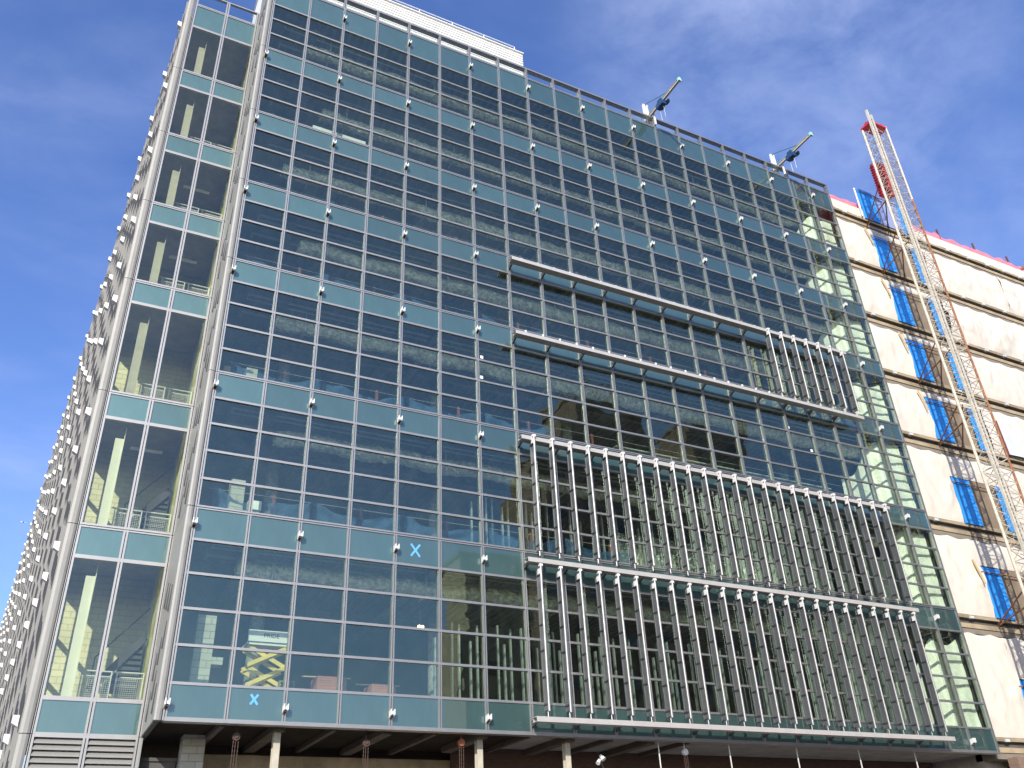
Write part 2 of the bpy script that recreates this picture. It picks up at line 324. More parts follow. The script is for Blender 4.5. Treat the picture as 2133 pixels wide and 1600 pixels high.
# glazing
def pane_mesh(name, wd, hg, m, th=.024):
    key = (name, round(wd,3), round(hg,3), m.name)
    if key not in _cache:
        p = MB(); p.box(-wd/2, wd/2, 0, th, -hg/2, hg/2); _cache[key] = p.mesh(name, m)
    return _cache[key]
cand = []
for (a, c, kd) in levels:
    for k in range(NB):
        cx, cz = (k+.5)*BW, (a+c)/2; wd = BW-.10; hg = c-a-.07
        rot = (R(random.gauss(0, .28)), 0, R(random.gauss(0, .28)))
        if kd == 'spandrel': put('spandrel_panel', pane_mesh('spandrel_panel', wd, hg, M['spandrel'], .03), bld, (cx, GY-.02, cz), (rot[0]*.7, 0, rot[2]*.7))
        elif kd == 'clear': put('parapet_pane', pane_mesh('parapet_pane', wd, hg, M['glass_clear']), bld, (cx, GY, cz), rot)
        else:
            d = (Vector((cx, 0, cz))-CAM); area = hg*wd*abs(d.normalized().y)/d.length_squared
            cand.append((area, cx, cz, wd, hg, rot))
cand.sort(reverse=True)
for i, (ar, cx, cz, wd, hg, rot) in enumerate(cand):
    if i < 300: put('window_pane', pane_mesh('window_pane', wd, hg, M['glass']), bld, (cx, GY, cz), rot)
ro = MB()
for (ar, cx, cz, wd, hg, rot) in cand[300:]:
    Rm = Matrix.Rotation(rot[2], 3, 'Z') @ Matrix.Rotation(rot[0], 3, 'X')
    q_ = MB(); q_.box(-wd/2, wd/2, 0, .024, -hg/2, hg/2)
    ro.add([Rm @ Vector(v) + Vector((cx, GY, cz)) for v in q_.v], q_.f)
tag(ro.build('far_window_panes', M['glass'], bld), kind='stuff')
# left corner trim and return wall to the stair tower
cb_ = MB()
prof = [(-.26,.02),(-.25,-.01),(-.20,-.03),(-.13,-.03),(-.075,-.01),(-.075,.2),(-.26,.2)]
for a, c in zip(segz, segz[1:]): cb_ = MB(); cb_.prism(prof, 'z', a+.01, c-.01+(1.2 if c == TOP else 0)); cb_.build('corner_trim', M['panel'], bld)
for a, c in zip(segz, segz[1:]):
    for j in range(4):
        y0 = .21+j*.57; p_ = MB(); p_.box(-.25, -.2, y0, y0+.55, a+.01, c-.01+(1.2 if c == TOP else 0)); p_.build('return_panel', M['panel'], bld)
        if j < 3:
            for zz in (a+.25+.45*(j%2), a+1.9-.3*j, a+2.9+.2*j):
                if zz+.75 < c: p_ = MB(); p_.add([(-.29,y0+.30,zz),(-.251,y0+.30,zz),(-.251,y0+.34,zz),(-.29,y0+.34,zz),(-.265,y0+.30,zz+.75),(-.251,y0+.30,zz+.75),(-.251,y0+.34,zz+.75),(-.265,y0+.34,zz+.75)],[(0,3,2,1),(4,5,6,7),(0,1,5,4),(1,2,6,5),(2,3,7,6),(3,0,4,7)]); p_.build('return_shade_strip', M['clip'], bld)  # dark tapered strips stand in for slanting cast shadows on the return wall
b = MB(); b.box(-.19, -.10, .2, 14, 0, TOP+1); b.build('left_side_wall', M['core'], bld)
# slabs, ceiling, core
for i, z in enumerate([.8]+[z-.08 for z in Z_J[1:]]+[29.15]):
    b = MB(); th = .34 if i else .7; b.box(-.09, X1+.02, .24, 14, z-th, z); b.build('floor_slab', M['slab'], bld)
for i in range(7):
    zc = CEILZ[i]; zf = FLOORZ[i]
    # ribs of the metal deck near the facade
    b = MB(); x = .3
    while x < X1-.3: b.box(x, x+.14, .3, 9, zc-.02, zc+.035); x += .34
    tag(b.build('ceiling_ribs', M['deck'], bld), kind='stuff')
    for bxx in range(6):
        x = 1.9+bxx*5.7
        b = MB(); b.box(x-.10, x+.10, .5, 13, zc-.42, zc-.02); b.box(x-.16, x+.16, .5, 13, zc-.45, zc-.42); b.build('ceiling_beam', M['beam'], bld)
    for yy in (3.4, 7.2):
        b = MB(); b.box(0, X1, yy-.10, yy+.10, zc-.38, zc-.021); b.build('cross_beam', M['beam'], bld)
    for x in (2.7, 8.7, 14.7, 20.7, 26.7):
        b = MB(); b.tube((x, 3.4, zf), (x, 3.4, zc-.46), .22, 14); b.build('interior_column', M['beam'], bld, True)
    # pipes
    for yy, zz, rr in ((.75, -.30, .045), (1.0, -.34, .035), (1.95, -.24, .06)):
        b = MB(); b.tube((.7, yy, zc+zz), (X1-.8, yy, zc+zz), rr, 8)
        for q_ in range(7): b.tube((1.4+q_*4.6+yy, yy, zc+zz), (1.4+q_*4.6+yy, yy, zc), .012, 5)
        if rr > .04: b.tube((.7, yy, zc+zz), (.7, yy+.24, zc+zz-.04), rr, 8)
        b.build('pipe', M['pipe'], bld)
# lumpy foil wrapped duct on every storey
for i in range(7):
    zc = CEILZ[i]; sd = i*31.7
    L0, L1 = 1.2+random.random()*1.5, X1-1.2
    SB = [4.83, 9.41, 13.9, 17.5, 21.08, 24.72, 28.42][i]; yd, zd, rad = 1.35, SB-.26-.03*i, .25
    def duct(u, v):
        x = L0+(L1-L0)*u; t = v*2*math.pi
        n_ = noise.noise(Vector((x*1.6+sd, math.cos(t)*1.2, math.sin(t)*1.2))); n2 = noise.noise(Vector((x*6+sd, math.cos(t)*3, math.sin(t)*3)))
        sag = .05*math.sin(x*2.1+sd)
        n3 = 1-abs(noise.noise(Vector((x*2.3+.6*math.sin(t)+sd, math.sin(t), 5))))*2; rr = rad*(1+.16*n_+.14*n2+.16*max(0, n3)**3)
        return (x, yd+math.cos(t)*rr, zd+sag+math.sin(t)*rr*1.05)
    b = MB(); b.grid(duct, 420, 16); b.build('insulated_duct', M['foil'], bld)
    for hx in range(6):
        x = L0+1+hx*4.9; b = MB(); b.box(x, x+.05, yd-.33, yd-.29, zd-.32, zc); b.box(x, x+.05, yd-.33, yd+.33, zd-.35, zd-.31); b.build('duct_hanger', M['pipe'], bld)
b = MB(); b.box(-.09, X1, 9.5, 9.8, .8, 29.1); b.build('core_wall', M['core'], bld)
b = MB(); b.box(X1+.06, X1+.16, .4, 14, .8, 29.1); b.build('end_partition', M['core'], bld)

# white support brackets on the spandrels
brm = MB()
for sx in (-.075, .045):
    brm.add([(sx,-.19,.13),(sx+.03,-.19,.13),(sx+.03,.0,.09),(sx,.0,.09),(sx,-.19,-.02),(sx+.03,-.19,-.02),(sx+.03,0,-.10),(sx,0,-.10)],
            [(0,1,2,3),(7,6,5,4),(0,4,5,1),(1,5,6,2),(2,6,7,3),(3,7,4,0)])
brm.box(-.045, .045, -.15, -.13, -.0, .07); brm.box(-.045, .045, -.15, 0, -.06, -.04, 1)
brm.v = [(v[0]*.85, v[1]*1.0, v[2]*1.05) for v in brm.v]; brm = brm.mesh('bracket', [M['white'], M['clip']])
ZBR = [.38]+[z-.54 for z in Z_J[1:]]+[29.0]
for i, z in enumerate(ZBR):
    for k in range(0, NB, 2):
        if i <= 4 and 7 <= k <= 19: continue
        put('bracket', brm, bld, (k*BW, 0, z))

# sunshades: beams with clips, black arms and vertical fins
def fin_mesh(h, top_over):
    f = MB()
    prof = []
    for i in range(7):                        # rounded nose bar
        t = math.pi*(i/6); prof.append((-.038*math.cos(t), -.026*math.sin(t)))
    prof += [(.038, .03), (-.038, .03)]
    f.prism(prof, 'z', 0, h, 0)
    f.box(-.012, .012, .03, .26, .05, h-.04, 1)
    f.box(-.03, .03, .26, .295, .03, h-.02, 1)
    n = max(3, round(h/.86)); 
    for i in range(n+1):
        z = .22+(h-.5)*i/n; f.box(-.04, .04, .035, .29, z-.022, z+.022, 2)
    f.tube((0, .1, -.16), (0, .1, 0), .018, 6, 0)
    f.box(-.075, -.05, .0, .12, h-.28, h-.10, 3); f.box(-.05, .07, -.01, .10, h-.005, h+.07, 3)
    return f.mesh('fin', [M['finnose'], M['finside'], M['clip'], M['white']])
ZB = [.36, 5.29, 9.78, 14.24, 17.8]           # beam centre heights, bottom to top
def sunshade(i, nubs):
    z = ZB[i]; x0, x1 = 10.34, 28.36
    b = MB()
    b.box(x0, x1, -.60, -.588, z-.075, z+.075, 0); b.box(x0, x1, -.588, -.30, z+.06, z+.075, 0); b.box(x0, x1, -.588, -.30, z-.075, z-.06, 0); b.box(x0+.02, x1, -.33, -.32, z-.06, z+.06, 0)
    c = Vector(((x0+x1)/2, -.45, z)); b.v = [(v[0]-c.x, v[1]-c.y, v[2]-c.z) for v in b.v]
    o = put('sunshade', b.mesh('sunshade', M['shade']), bld, c)
    for k in range(7, 19):
        a_ = MB(); x = k*BW
        a_.add([(x-.03,-.33,z+.05),(x+.03,-.33,z+.05),(x+.03,-.001,z+.05),(x-.03,-.001,z+.05),(x-.03,-.33,z-.05),(x+.03,-.33,z-.05),(x+.03,-.001,z-.16),(x-.03,-.001,z-.16)],
               [(0,1,2,3),(7,6,5,4),(0,4,5,1),(1,5,6,2),(2,6,7,3),(3,7,4,0)]); a_.build('support_arm', M['clip'], o)
    if nubs:
        for j in range(24):
            x = 10.8+j*.75; bx('fin_clip', M['white'], o, x-.03, x+.03, -.55, -.50, z+.0755, z+.0755+nubs)
    return o
sh = [sunshade(0, 0), sunshade(1, 0), sunshade(2, .07), sunshade(3, .13), sunshade(4, .07)]
FM2 = fin_mesh(9.84-5.62, 1); FM1 = fin_mesh(5.12-.60, 0); FM4 = fin_mesh(17.84-14.5, 1)
for j in range(24):
    x = 10.8+j*.75+random.gauss(0, .004)
    put('fin', FM2, sh[2], (x, -.665, 5.62), (0, 0, R(random.gauss(0, .6)))); put('fin', FM1, sh[1], (x, -.58, .60), (0, 0, R(random.gauss(0, .6))))
for j in range(7): put('fin', FM4, sh[4], (23.5+j*.757, -.665, 14.5), (0, 0, R(random.gauss(0, .6))))

# ------------------------------------------------------------------ stair tower
TY = 2.52; TX = [-2.90, -1.60, -.29]
tow = thing('stair_tower', 'narrow recessed glass stair tower left of the main facade with white staircase railings', 'tower', (-1.6, TY, -6))
tz = [-6, 0]+Z_J[1:]+[30.75]
for k, x in enumerate(TX):
    for a, c in zip(tz, tz[1:]):
        m_ = MB()
        for xa, xb in ((.012,.07), (-.07,-.012)):
            if (k == 0 and xb < 0) : xa, xb = -.03, -.012
            m_.box(xa, xb, 0, .16, .008, c-a-.008, 0)
        m_.box(-.0115, .0115, .035, .15, .008, c-a-.008, 1)
        put('mullion', m_.mesh('mullion', [M['frame'], M['frame_dark']]), tow, (x, TY, a))
tl = [(0,.92,'spandrel'), (.92,4.85,'vision'), (4.85,5.794,'spandrel')]
for i in range(1, 6): tl += [(Z_J[i], Z_J[i+1]-.9, 'vision'), (Z_J[i+1]-.9, Z_J[i+1], 'spandrel')]
tl += [(25.638, 28.45, 'vision'), (28.45, 29.85, 'spandrel'), (29.85, 30.75, 'clear')]
for z in sorted(set([z for l in tl for z in l[:2]])):
    joint = any(abs(z-j) < 1e-4 for j in Z_J[1:]+[29.85]); t_ = MB()
    if joint: t_.box(TX[0]+.02, TX[2]-.02, .004, .10, z+.012, z+.075, 0); t_.box(TX[0]+.02, TX[2]-.02, .004, .10, z-.06, z-.012, 0); t_.box(TX[0], TX[2], .03, .1, z-.0115, z+.0115, 1)
    else: t_.box(TX[0]+.02, TX[2]-.02, .004, .12, z-.06 if z else z-.07, z+.05 if z < 30.7 else z, 0)
    t_.v = [(v[0], v[1]+TY, v[2]) for v in t_.v]; t_.build('transom', [M['frame'], M['frame_dark']], tow)
for (a, c, kd) in tl:
    for xa, xb in zip(TX, TX[1:]):
        wd, hg = xb-xa-.1, c-a-.07; cx, cz = (xa+xb)/2, (a+c)/2
        rot = (R(random.gauss(0, .12)), 0, R(random.gauss(0, .12)))
        nm, mm = {'spandrel': ('spandrel_panel', M['spandrel']), 'clear': ('parapet_pane', M['glass_clear']), 'vision': ('window_pane', M['tower_glass'])}[kd]
        put(nm, pane_mesh(nm, wd, hg, mm, .03 if kd == 'spandrel' else .024), tow, (cx, TY+GY-.02, cz), rot)
for xa, xb in zip(TX, TX[1:]):                       # louvres below
    for j in range(22):
        z = -.12-j*.155; l_ = MB()
        l_.add([(xa+.075,TY+.02,z-.10),(xb-.075,TY+.02,z-.10),(xb-.075,TY+.02,z-.05),(xa+.075,TY+.02,z-.05),(xa+.075,TY+.14,z+.06),(xb-.075,TY+.14,z+.06),(xb-.075,TY+.14,z+.075),(xa+.075,TY+.14,z+.075)],
               [(0,1,2,3),(3,2,6,7),(4,7,6,5),(0,4,5,1),(0,3,7,4),(1,5,6,2)]); l_.build('louvre_blade', M['panel'], tow)
    b = MB(); b.box(xa, xb, TY+.17, TY+.2, -6, -.07); b.build('louvre_backing', M['frame_dark'], tow)
for a, c in zip(tz, tz[1:]):                         # corner post
    p_ = MB(); p_.prism([(-3.21,.03),(-3.20,-.005),(-3.12,-.03),(-3.02,-.03),(-2.955,-.005),(-2.955,.2),(-3.21,.2)], 'z', a+.01, c-.01); p_.v = [(v[0], v[1]+TY, v[2]) for v in p_.v]; p_.build('corner_trim', M['panel'], tow)
    for j in range(2):
        p_ = MB(); p_.box(TX[2]+.071+.01*j-.0, TX[2]+.085+.02*j, TY+.0-.06*j-.0, TY+.1, a+.01, c-.01); p_.build('edge_strip', M['panel'], tow)
# interior of the tower
b = MB(); b.box(-3.1, -.26, 6.0, 6.2, 0, 30); b.build('back_wall', M['cmu2'], tow)
b = MB(); b.box(-.31, -.27, TY+.2, 5.99, 0, 29.6); b.build('side_wall', M['cmu2'], tow)
for i, z in enumerate(FLOORZ+[29.2]):
    b = MB(); b.box(-3.05, -.32, TY+.22, 5.98, z-.30, z); b.build('landing_slab', M['concrete'], tow)
    b = MB(); b.box(-3.1, -3.06, TY+.25, 7.2, z-.9 if i else 0, z+.12); b.build('outer_spandrel', M['panel'], tow)
    if i == 7: break
    zc = CEILZ[i]; zt = (FLOORZ+[29.2])[i+1]-.9
    for ya, yb in ((TY+.25, 2.95), (3.75, 3.97), (4.77, 4.97), (5.62, 7.2)): b = MB(); b.box(-3.11, -3.05, ya, yb, z+.121, zt-.001); b.build('outer_pier', M['panel'], tow)
    for q_ in range(1, 3):
        zq = z+.12+(zt-z-.12)*q_/3; b = MB(); b.box(-3.105, -3.065, 2.95, 5.62, zq-.09, zq+.09); b.build('outer_transom', M['panel'], tow)
    b = MB(); b.box(-2.42, -2.16, 3.0, 3.12, z, zc-.9); b.box(-2.17, -2.145, 2.95, 3.2, z, zc-.5); b.build('steel_column', M['cream'] if i < 2 else M['steel'], tow)  # lower two columns take the sunlit steel colour
    rl = MB(); z1 = z+1.05
    rl.tube((-2.1, 3.35, z1), (-.35, 3.35, z1), .022, 6); rl.tube((-1.95, 3.35, z1-.14), (-1.25, 3.35, z1-.14), .018, 6); rl.tube((-1.0, 3.35, z1-.14), (-.36, 3.35, z1-.14), .018, 6)
    for x in (-2.0, -1.22, -1.08, -.36): rl.tube((x, 3.35, z), (x, 3.35, z1), .02, 6)
    ro_ = rl.build('stair_railing', M['white'], tow)
    mg = MB()
    for xa, xb in ((-1.98, -1.24), (-1.06, -.38)):
        x = xa
        while x < xb: mg.box(x-.003, x+.003, 3.347, 3.353, z+.1, z1-.15); x += .055
        zz = z+.1
        while zz < z1-.15: mg.box(xa, xb, 3.346, 3.354, zz-.003, zz+.003); zz += .055
    tag(mg.build('railing_mesh', M['white'], ro_), kind='stuff')
    if i < 2:                                          # dark stair flight with its handrail
        st = MB(); n = 9
        for s_ in range(n): st.box(-1.3+s_*.1, -.4, 4.6, 5.6, z+.9+s_*.17, z+1.0+s_*.17)
        st.bar((-1.7, 4.55, z+.75), (-.4, 4.55, z+2.4), .05, .22); st.build('stair_flight', M['core'], tow)
        st = MB(); st.tube((-1.7, 4.55, z+1.7), (-.4, 4.55, z+3.3), .02, 6); st.tube((-1.7, 4.55, z+.75), (-1.7, 4.55, z+1.7), .02, 6); st.build('stair_handrail', M['clip'], tow)
    lt = MB(); lt.box(-1.9, -.9, 3.9, 4.0, zc-.75, zc-.68)
    if i in (1, 3, 4): lt.build('tube_light', M['white'], tow)

# ------------------------------------------------------------------ long side facade going back from the tower
az = R(-3.65); dv = Vector((math.sin(az), math.cos(az), 0)); nv = Vector((-math.cos(az), math.sin(az), 0)); C0 = Vector((-3.19, TY+.2, 0))
def W(s, o, z): p = C0+dv*s+nv*o; return (p.x, p.y, z)
def wbox(b, s0, s1, o0, o1, z0, z1, m=0):
    b.add([W(s0,o1,z0),W(s1,o1,z0),W(s1,o0,z0),W(s0,o0,z0),W(s0,o1,z1),W(s1,o1,z1),W(s1,o0,z1),W(s0,o0,z1)],[(0,3,2,1),(4,5,6,7),(0,1,5,4),(1,2,6,5),(2,3,7,6),(3,0,4,7)], m)
side = thing('side_facade', 'long ribbed metal side facade with rows of white brackets seen edge on at far left', 'facade', W(0, 0, -6))
b = MB(); wbox(b, 4.6, 150, -.5, -.02, -6, 30.45); b.build('wall_sheet', M['panel'], side)
s = .35; i = 0
while s < 125:
    rb = MB(); pr_ = .07
    wbox(rb, s, s+.10, -.06, pr_, -6, 30.5+.05*(i % 2), 0)
    for zj, zk in zip([-6]+Z_J, Z_J+[30.3]):           # dark strips painting in notch shade, staggered from rib to rib
        n = 3 if zk-zj > 4 else 2
        for q_ in range(n):
            z = zj+.12+(zk-zj)*(q_+.38*(i % 3)/2)/n; hh = (zk-zj)/n*.5
            z1 = min(z+hh, zk-.06); o0, o1 = pr_-.038, pr_+.0015
            rb.add([W(s-.004,o0,z),W(s-.004,o0+.012,z-.03),W(s-.004,o1,z+.25),W(s-.004,o1,z1),W(s-.004,o1-.014,z1+.03),W(s-.004,o0,z1-.25),
                    W(s+.05,o0,z),W(s+.05,o0+.012,z-.03),W(s+.05,o1,z+.25),W(s+.05,o1,z1),W(s+.05,o1-.014,z1+.03),W(s+.05,o0,z1-.25)],
                   [(0,1,2,3,4,5),(11,10,9,8,7,6)]+[(j_,(j_+1) % 6,6+(j_+1) % 6,6+j_) for j_ in range(6)], 1)
    rb.build('facade_rib', [M['panel'], M['clip']], side)
    s += .75 if s < 45 else (1.5 if s < 80 else 3); i += 1
bm_ = MB()
bm_.add([(-.09,0,.14),(.09,0,.14),(.09,.17,.14),(-.09,.17,.14),(-.09,0,-.11),(.09,0,-.11),(.07,.17,-.02),(-.07,.17,-.02)],[(0,1,2,3),(7,6,5,4),(0,4,5,1),(1,5,6,2),(2,6,7,3),(3,7,4,0)])
bm_.v = [(v[0]*1.3, v[1]*1.15, v[2]*1.25) for v in bm_.v]; bm_ = bm_.mesh('bracket', M['white'])
ang = math.atan2(nv.y, nv.x)-math.pi/2
n_ = 0
for j in range(36):
    for i, z in enumerate(ZBR):
        if n_ >= 300: break
        o = put('bracket', bm_, side, W(.55+3.0*j, .03, z), (0, 0, ang)); n_ += 1

# ------------------------------------------------------------------ roof: penthouse and davit cranes
pen = thing('rooftop_penthouse', 'white corrugated metal plant room on the roof with a pipe railing', 'penthouse', (0, 4, 29.2))
pr = []; z = 29.3
while z < 37.3: pr += [(4.0, z), (4.0, z+.10), (4.045, z+.125), (4.045, z+.175), (4.0, z+.2)]; z += .2
pr = pr+[(8, 37.3), (8, 29.3)]
b = MB(); b.prism(pr, 'x', -.05, 14.25); b.build('corrugated_wall', M['corr'], pen)
b = MB(); b.box(-.1, 14.3, 3.93, 8.05, 37.3, 37.36); b.build('coping', M['corr'], pen)
b = MB(); b.tube((.2, 4.35, 38.15), (13.9, 4.35, 38.15), .03, 8); b.build('top_rail', M['white'], pen)
for x in [.3+1.95*i for i in range(8)]: b = MB(); b.tube((x-.0, 4.35, 37.36), (x, 4.35, 38.15), .028, 8); b.build('rail_post', M['white'], pen)
def davit(x, label):
    t = thing('davit_crane', label, 'crane', (x, .4, 29.2))
    z = 30.66
    b = MB(); b.box(x-.03, x+.03, -2.5, 1.2, z+.07, z+.10); b.box(x-.05, x+.05, -2.5, 1.2, z+.10, z+.12); b.box(x-.05, x+.05, -2.5, 1.2, z-.06, z-.04); b.box(x-.025, x+.025, -2.49, 1.19, z-.04, z+.07); b.build('boom', M['steel'], t)
    b = MB(); b.box(x-.07, x+.07, -2.53, -2.40, z-.08, z+.13); b.box(x+.111, x+.14, -2.5, -2.42, z-.06, z+.06); b.build('boom_tip', mat('mint_tip', (.35,.62,.52), .5) if 'mint_tip' not in bpy.data.materials else bpy.data.materials['mint_tip'], t)
    for sx in (-.15, .03):
        b = MB(); b.box(x+sx, x+sx+.12, .30, .40, 29.2, 31.75); b.build('post', M['white'], t)
    b = MB(); b.box(x+.08, x+.16, -.14, -.06, 29.9, 30.7); b.build('front_leg', M['white'], t)
    b = MB(); b.tube((x, .34, 31.78), (x, -1.55, z+.11), .018, 6); b.tube((x, .34, 31.78), (x, 1.95, 29.3), .018, 6); b.tube((x-.05, -.1, 31.1), (x+.3, .6, 29.3), .014, 6); b.build('stay_cable', M['greencable'], t)
    b = MB(); b.box(x-.14, x+.14, -1.15, -.62, z-.30, z-.06); b.tube((x-.17, -.8, z-.18), (x+.17, -.8, z-.18), .17, 12); b.box(x-.13, x+.13, -1.05, -.75, z-.06, z+.16); b.build('winch', M['bluewinch'], t)
    b = MB(); b.box(x+.14, x+.24, -1.3, -1.05, z-.25, z-.05); b.build('winch_motor', M['clip'], t)
    for dy in (-1.0, -.7):
        b = MB(); b.path([(x+.05, dy, z-.3), (x+.03, dy-.02, z-.7), (x+.06, dy, z-1.1)], .007, 4); b.build('hoist_line', M['white'], t)
davit(19.36, 'roof davit crane with blue winch just right of the white penthouse')
davit(28.07, 'roof davit crane with blue winch nearest the lattice mast')

# ------------------------------------------------------------------ unclad wing wrapped in sheeting
wing = thing('wrapped_wing', 'unfinished concrete wing wrapped in cream sheeting at the right edge', 'building', (42, .5, -6))
XW0, XW1 = 31.72, 58
WL = Z_J[1:]+[29.3]
b = MB(); b.box(XW0, XW1, 1.0, 14, -6, 29.0); b.build('core', M['concrete'], wing)
for i, z in enumerate([.72]+WL):
    b = MB(); b.box(XW0, XW1, .30, 1.2, z-.19, z-.0); b.build('deck_board', M['tan'], wing)
    b = MB(); b.box(XW0, XW1, .46, 1.3, z-.42, z-.191); b.build('dark_gap', M['core'], wing)
    b = MB(); b.box(XW0, XW1, .34, 1.3, z-.62, z-.421); b.build('edge_board', M['tanlight'], wing); b = MB(); b.box(XW0, XW1, .38, 1.3, z-.86, z-.621); b.build('edge_beam', M['edgeconc'], wing)
    for j in range(13):
        x = 32.6+j*1.75+.2*math.sin(i*2+j)
        if 33.5 < x < 37.5: continue
        bx('edge_clamp', M['pipe'], wing, x-.12, x+.12, .24, .42, z-.21, z-.10)
def wrapsheet(x0, x1, z0, z1, seed, y0=.30, bulge=.16):
    nu, nv = max(8, int((x1-x0)*7)), max(8, int((z1-z0)*6))
    def fn(u, v):
        x = x0+(x1-x0)*u; z = z0+(z1-z0)*v
        e = math.sin(math.pi*v)**.7
        fold = noise.noise(Vector((x*1.5+seed+.5*z, z*.35, seed)))*.6+noise.noise(Vector((x*3.2-.8*z, z*1.1+seed, 3)))*.3+.2*noise.noise(Vector((x*7, z*3, seed)))
        ridge = .10*abs(math.sin(x*1.9+z*.6+seed))
        sc = .10*abs(math.sin(math.pi*x/1.4+seed)) if v > .98 else 0
        bil = 1-abs(noise.noise(Vector((x*.9+.7*z+seed, z*.5-.3*x, seed))))*2.2
        return (x+.03*fold, y0-bulge*e*(.35+.7*fold+.9*ridge+.5*max(0, bil)**3)-.01, z-sc+.12*noise.noise(Vector((x*.9, seed, z)))*(1-v)*v*4)
    b = MB(); b.grid(fn, nu, nv); return b.build('wrap_sheet', M['wrap'], wing, True)
gzs = [z for z in Z_J[1:]]
allz = [.72]+WL
for i in range(7):
    z0, z1 = allz[i]-.04, allz[i+1]-.84
    wrapsheet(XW0+.02, 34.42, z0, z1, 3+i*1.7)
    wrapsheet(34.38, 38.75, z0+2.45, z1, 40+i*1.3, bulge=.08)
    x = 38.7
    for j in range(2): wrapsheet(x, x+7, z0, z1, 9+i*2.3+j*5, bulge=.26 if (i*3+j) % 2 else .16); x += 6.75
    b = MB()
    b.box(35.75, 37.6, .305, .33, z0, z0+2.47); b.build('plywood_panel', M['ply'], wing)
b = MB(); b.grid(lambda u, v: (XW0+(XW1-XW0)*u, .30+.02*noise.noise(Vector((u*60, v*3, 0))), 29.25+.68*v), 120, 2); b.build('parapet_sheet', M['wrap'], wing, True)
b = MB(); b.grid(lambda u, v: (XW0+(XW1-XW0)*u, .45+.05*noise.noise(Vector((u*50, v*3, 4))), 29.9+(.55+.22*noise.noise(Vector((u*35, 0, 8))))*v), 160, 3); b.build('pink_netting', M['pink'], wing, True)
for x in (41.5, 44.8, 48.1, 51): b = MB(); b.bar((x, .5, 29.2), (x-.08, .5, 31.0), .09); b.build('roof_post', M['redpost'], wing)
b = MB(); b.bar((48.6, .45, 29.9), (49.5, .4, 30.6), .12); b.build('roof_brace', M['rust'], wing)
for i, nm in ((2, 'third'), (3, 'fourth')):          # blue debris netting at the far right
    z = Z_J[i]+.0
    b = MB(); b.grid(lambda u, v: (39.5+11*u, .12+.05*noise.noise(Vector((u*14, v*2, i))), z+(1.6+.2*noise.noise(Vector((u*6, 1, i))))*v), 50, 6)
    n_o = b.build('debris_net', mat('pale_net%d' % i, (.60,.66,.74) if i == 3 else (.72,.42,.42), .7, nz=.2, nscale=2), wing, True)
    for x in (39.6, 45.0): b = MB(); b.bar((x, .1, z-.1), (x-.1, .08, z+1.9), .08); b.build('net_post', M['redpost'], wing)
gl_names = ['ground storey deck', 'second deck', 'third deck', 'fourth deck', 'fifth deck', 'sixth deck', 'seventh deck', 'roof deck']
for i in range(0, 8):
    z = allz[i]-.05
    t = thing('hoist_gate', 'blue hoist landing gate on the %s of the wrapped wing' % gl_names[i] if i < 7 else 'tall blue hoist gate standing above the roof edge of the wrapped wing', 'gate', (35.1, .3, z), 'blue hoist landing gates')
    h = 2.38
    b = MB(); b.box(34.46, 35.72, .235, .275, z, z+h, 0); b.build('gate_panel', M['bluegate'], t)
    b = MB(); b.tube((34.3, .16, z+h-.28), (37.7, .16, z+h-.28), .028, 6); b.build('gate_bar', M['rust'], t)
    b = MB(); b.box(37.65, 38.65, .235, .275, z, z+h); b.build('side_panel', M['bluegate'], t)
    if i == 7:
        b = MB(); b.grid(lambda u, v: (35.8+2.6*u, .25, z+2.3*v), 12, 6); b.build('mesh_infill', mat('grey_blue_mesh', (.25,.30,.50), .7), t)
        b = MB(); b.tube((34.2, .2, z), (34.2, .2, z+2.2), .05, 8); b.build('gate_post', M['white'], t)
    elif i in (1, 3, 4, 5, 6):
        b = MB(); b.bar((33.9, .12, z+h+.25), (34.15, .05, z+h-.9), .06); b.build('timber_prop', M['wood'], t)
# ------------------------------------------------------------------ hoist mast
mast = thing('hoist_mast', 'tall white lattice construction hoist mast standing in front of the wrapped wing', 'mast', (33.5, -2.7, -6))
ML = [(32.9,-3.0), (34.1,-3.0), (32.9,-2.34), (34.1,-2.34)]; MZ = 33.4
for i, (x, y) in enumerate(ML):
    if i == 1:
        b = MB(); b.tube((x, y, 27.8), (x, y, MZ), .055, 8); b.build('leg', M['mast'], mast)
        b = MB(); b.tube((x, y, -6), (x, y, 27.8), .055, 8); b.build('leg', M['rust'], mast)['label'] = 'rusty brown outer leg'
    elif i == 0:
        for dx, dy in ((-.10, .0), (.14, -.0)):
            b = MB(); b.box(x+dx-.055, x+dx+.055, y-.09, y+.03, -6, MZ+.75-.3*(dx > 0)); b.build('guide_rail', M['mast'], mast)
        b = MB(); zz = -6
        while zz < MZ: b.box(x-.02, x+.06, y-.06, y, zz, zz+.10); zz += .2
        tag(b.build('gear_rack', M['clip'], mast), kind='stuff')
    else: b = MB(); b.tube((x, y, -6), (x, y, MZ), .07, 8); b.build('leg', M['mast'], mast)
faces = [(0,2,'mast'), (0,1,'mast'), (1,3,'mast'), (2,3,'mast')]
for fi, (a, c, mm) in enumerate(faces):
    b = MB(); (xa, ya), (xb, yb) = ML[a], ML[c]; zz = -5.9; j = 0; st = .6
    while zz < MZ-.4:
        b.tube((xa, ya, zz), (xb, yb, zz), .02, 5)
        if j % 2: b.tube((xa, ya, zz), (xb, yb, zz+st), .018, 5)
        else: b.tube((xb, yb, zz), (xa, ya, zz+st), .018, 5)
        if fi in (0, 1): b.tube((xb if j % 2 else xa, yb if j % 2 else ya, zz), (xa if j % 2 else xb, ya if j % 2 else yb, zz+st), .016, 4)
        zz += st; j += 1
    tag(b.build('lattice_bracing', M['mast'], mast), kind='stuff')
b = MB()
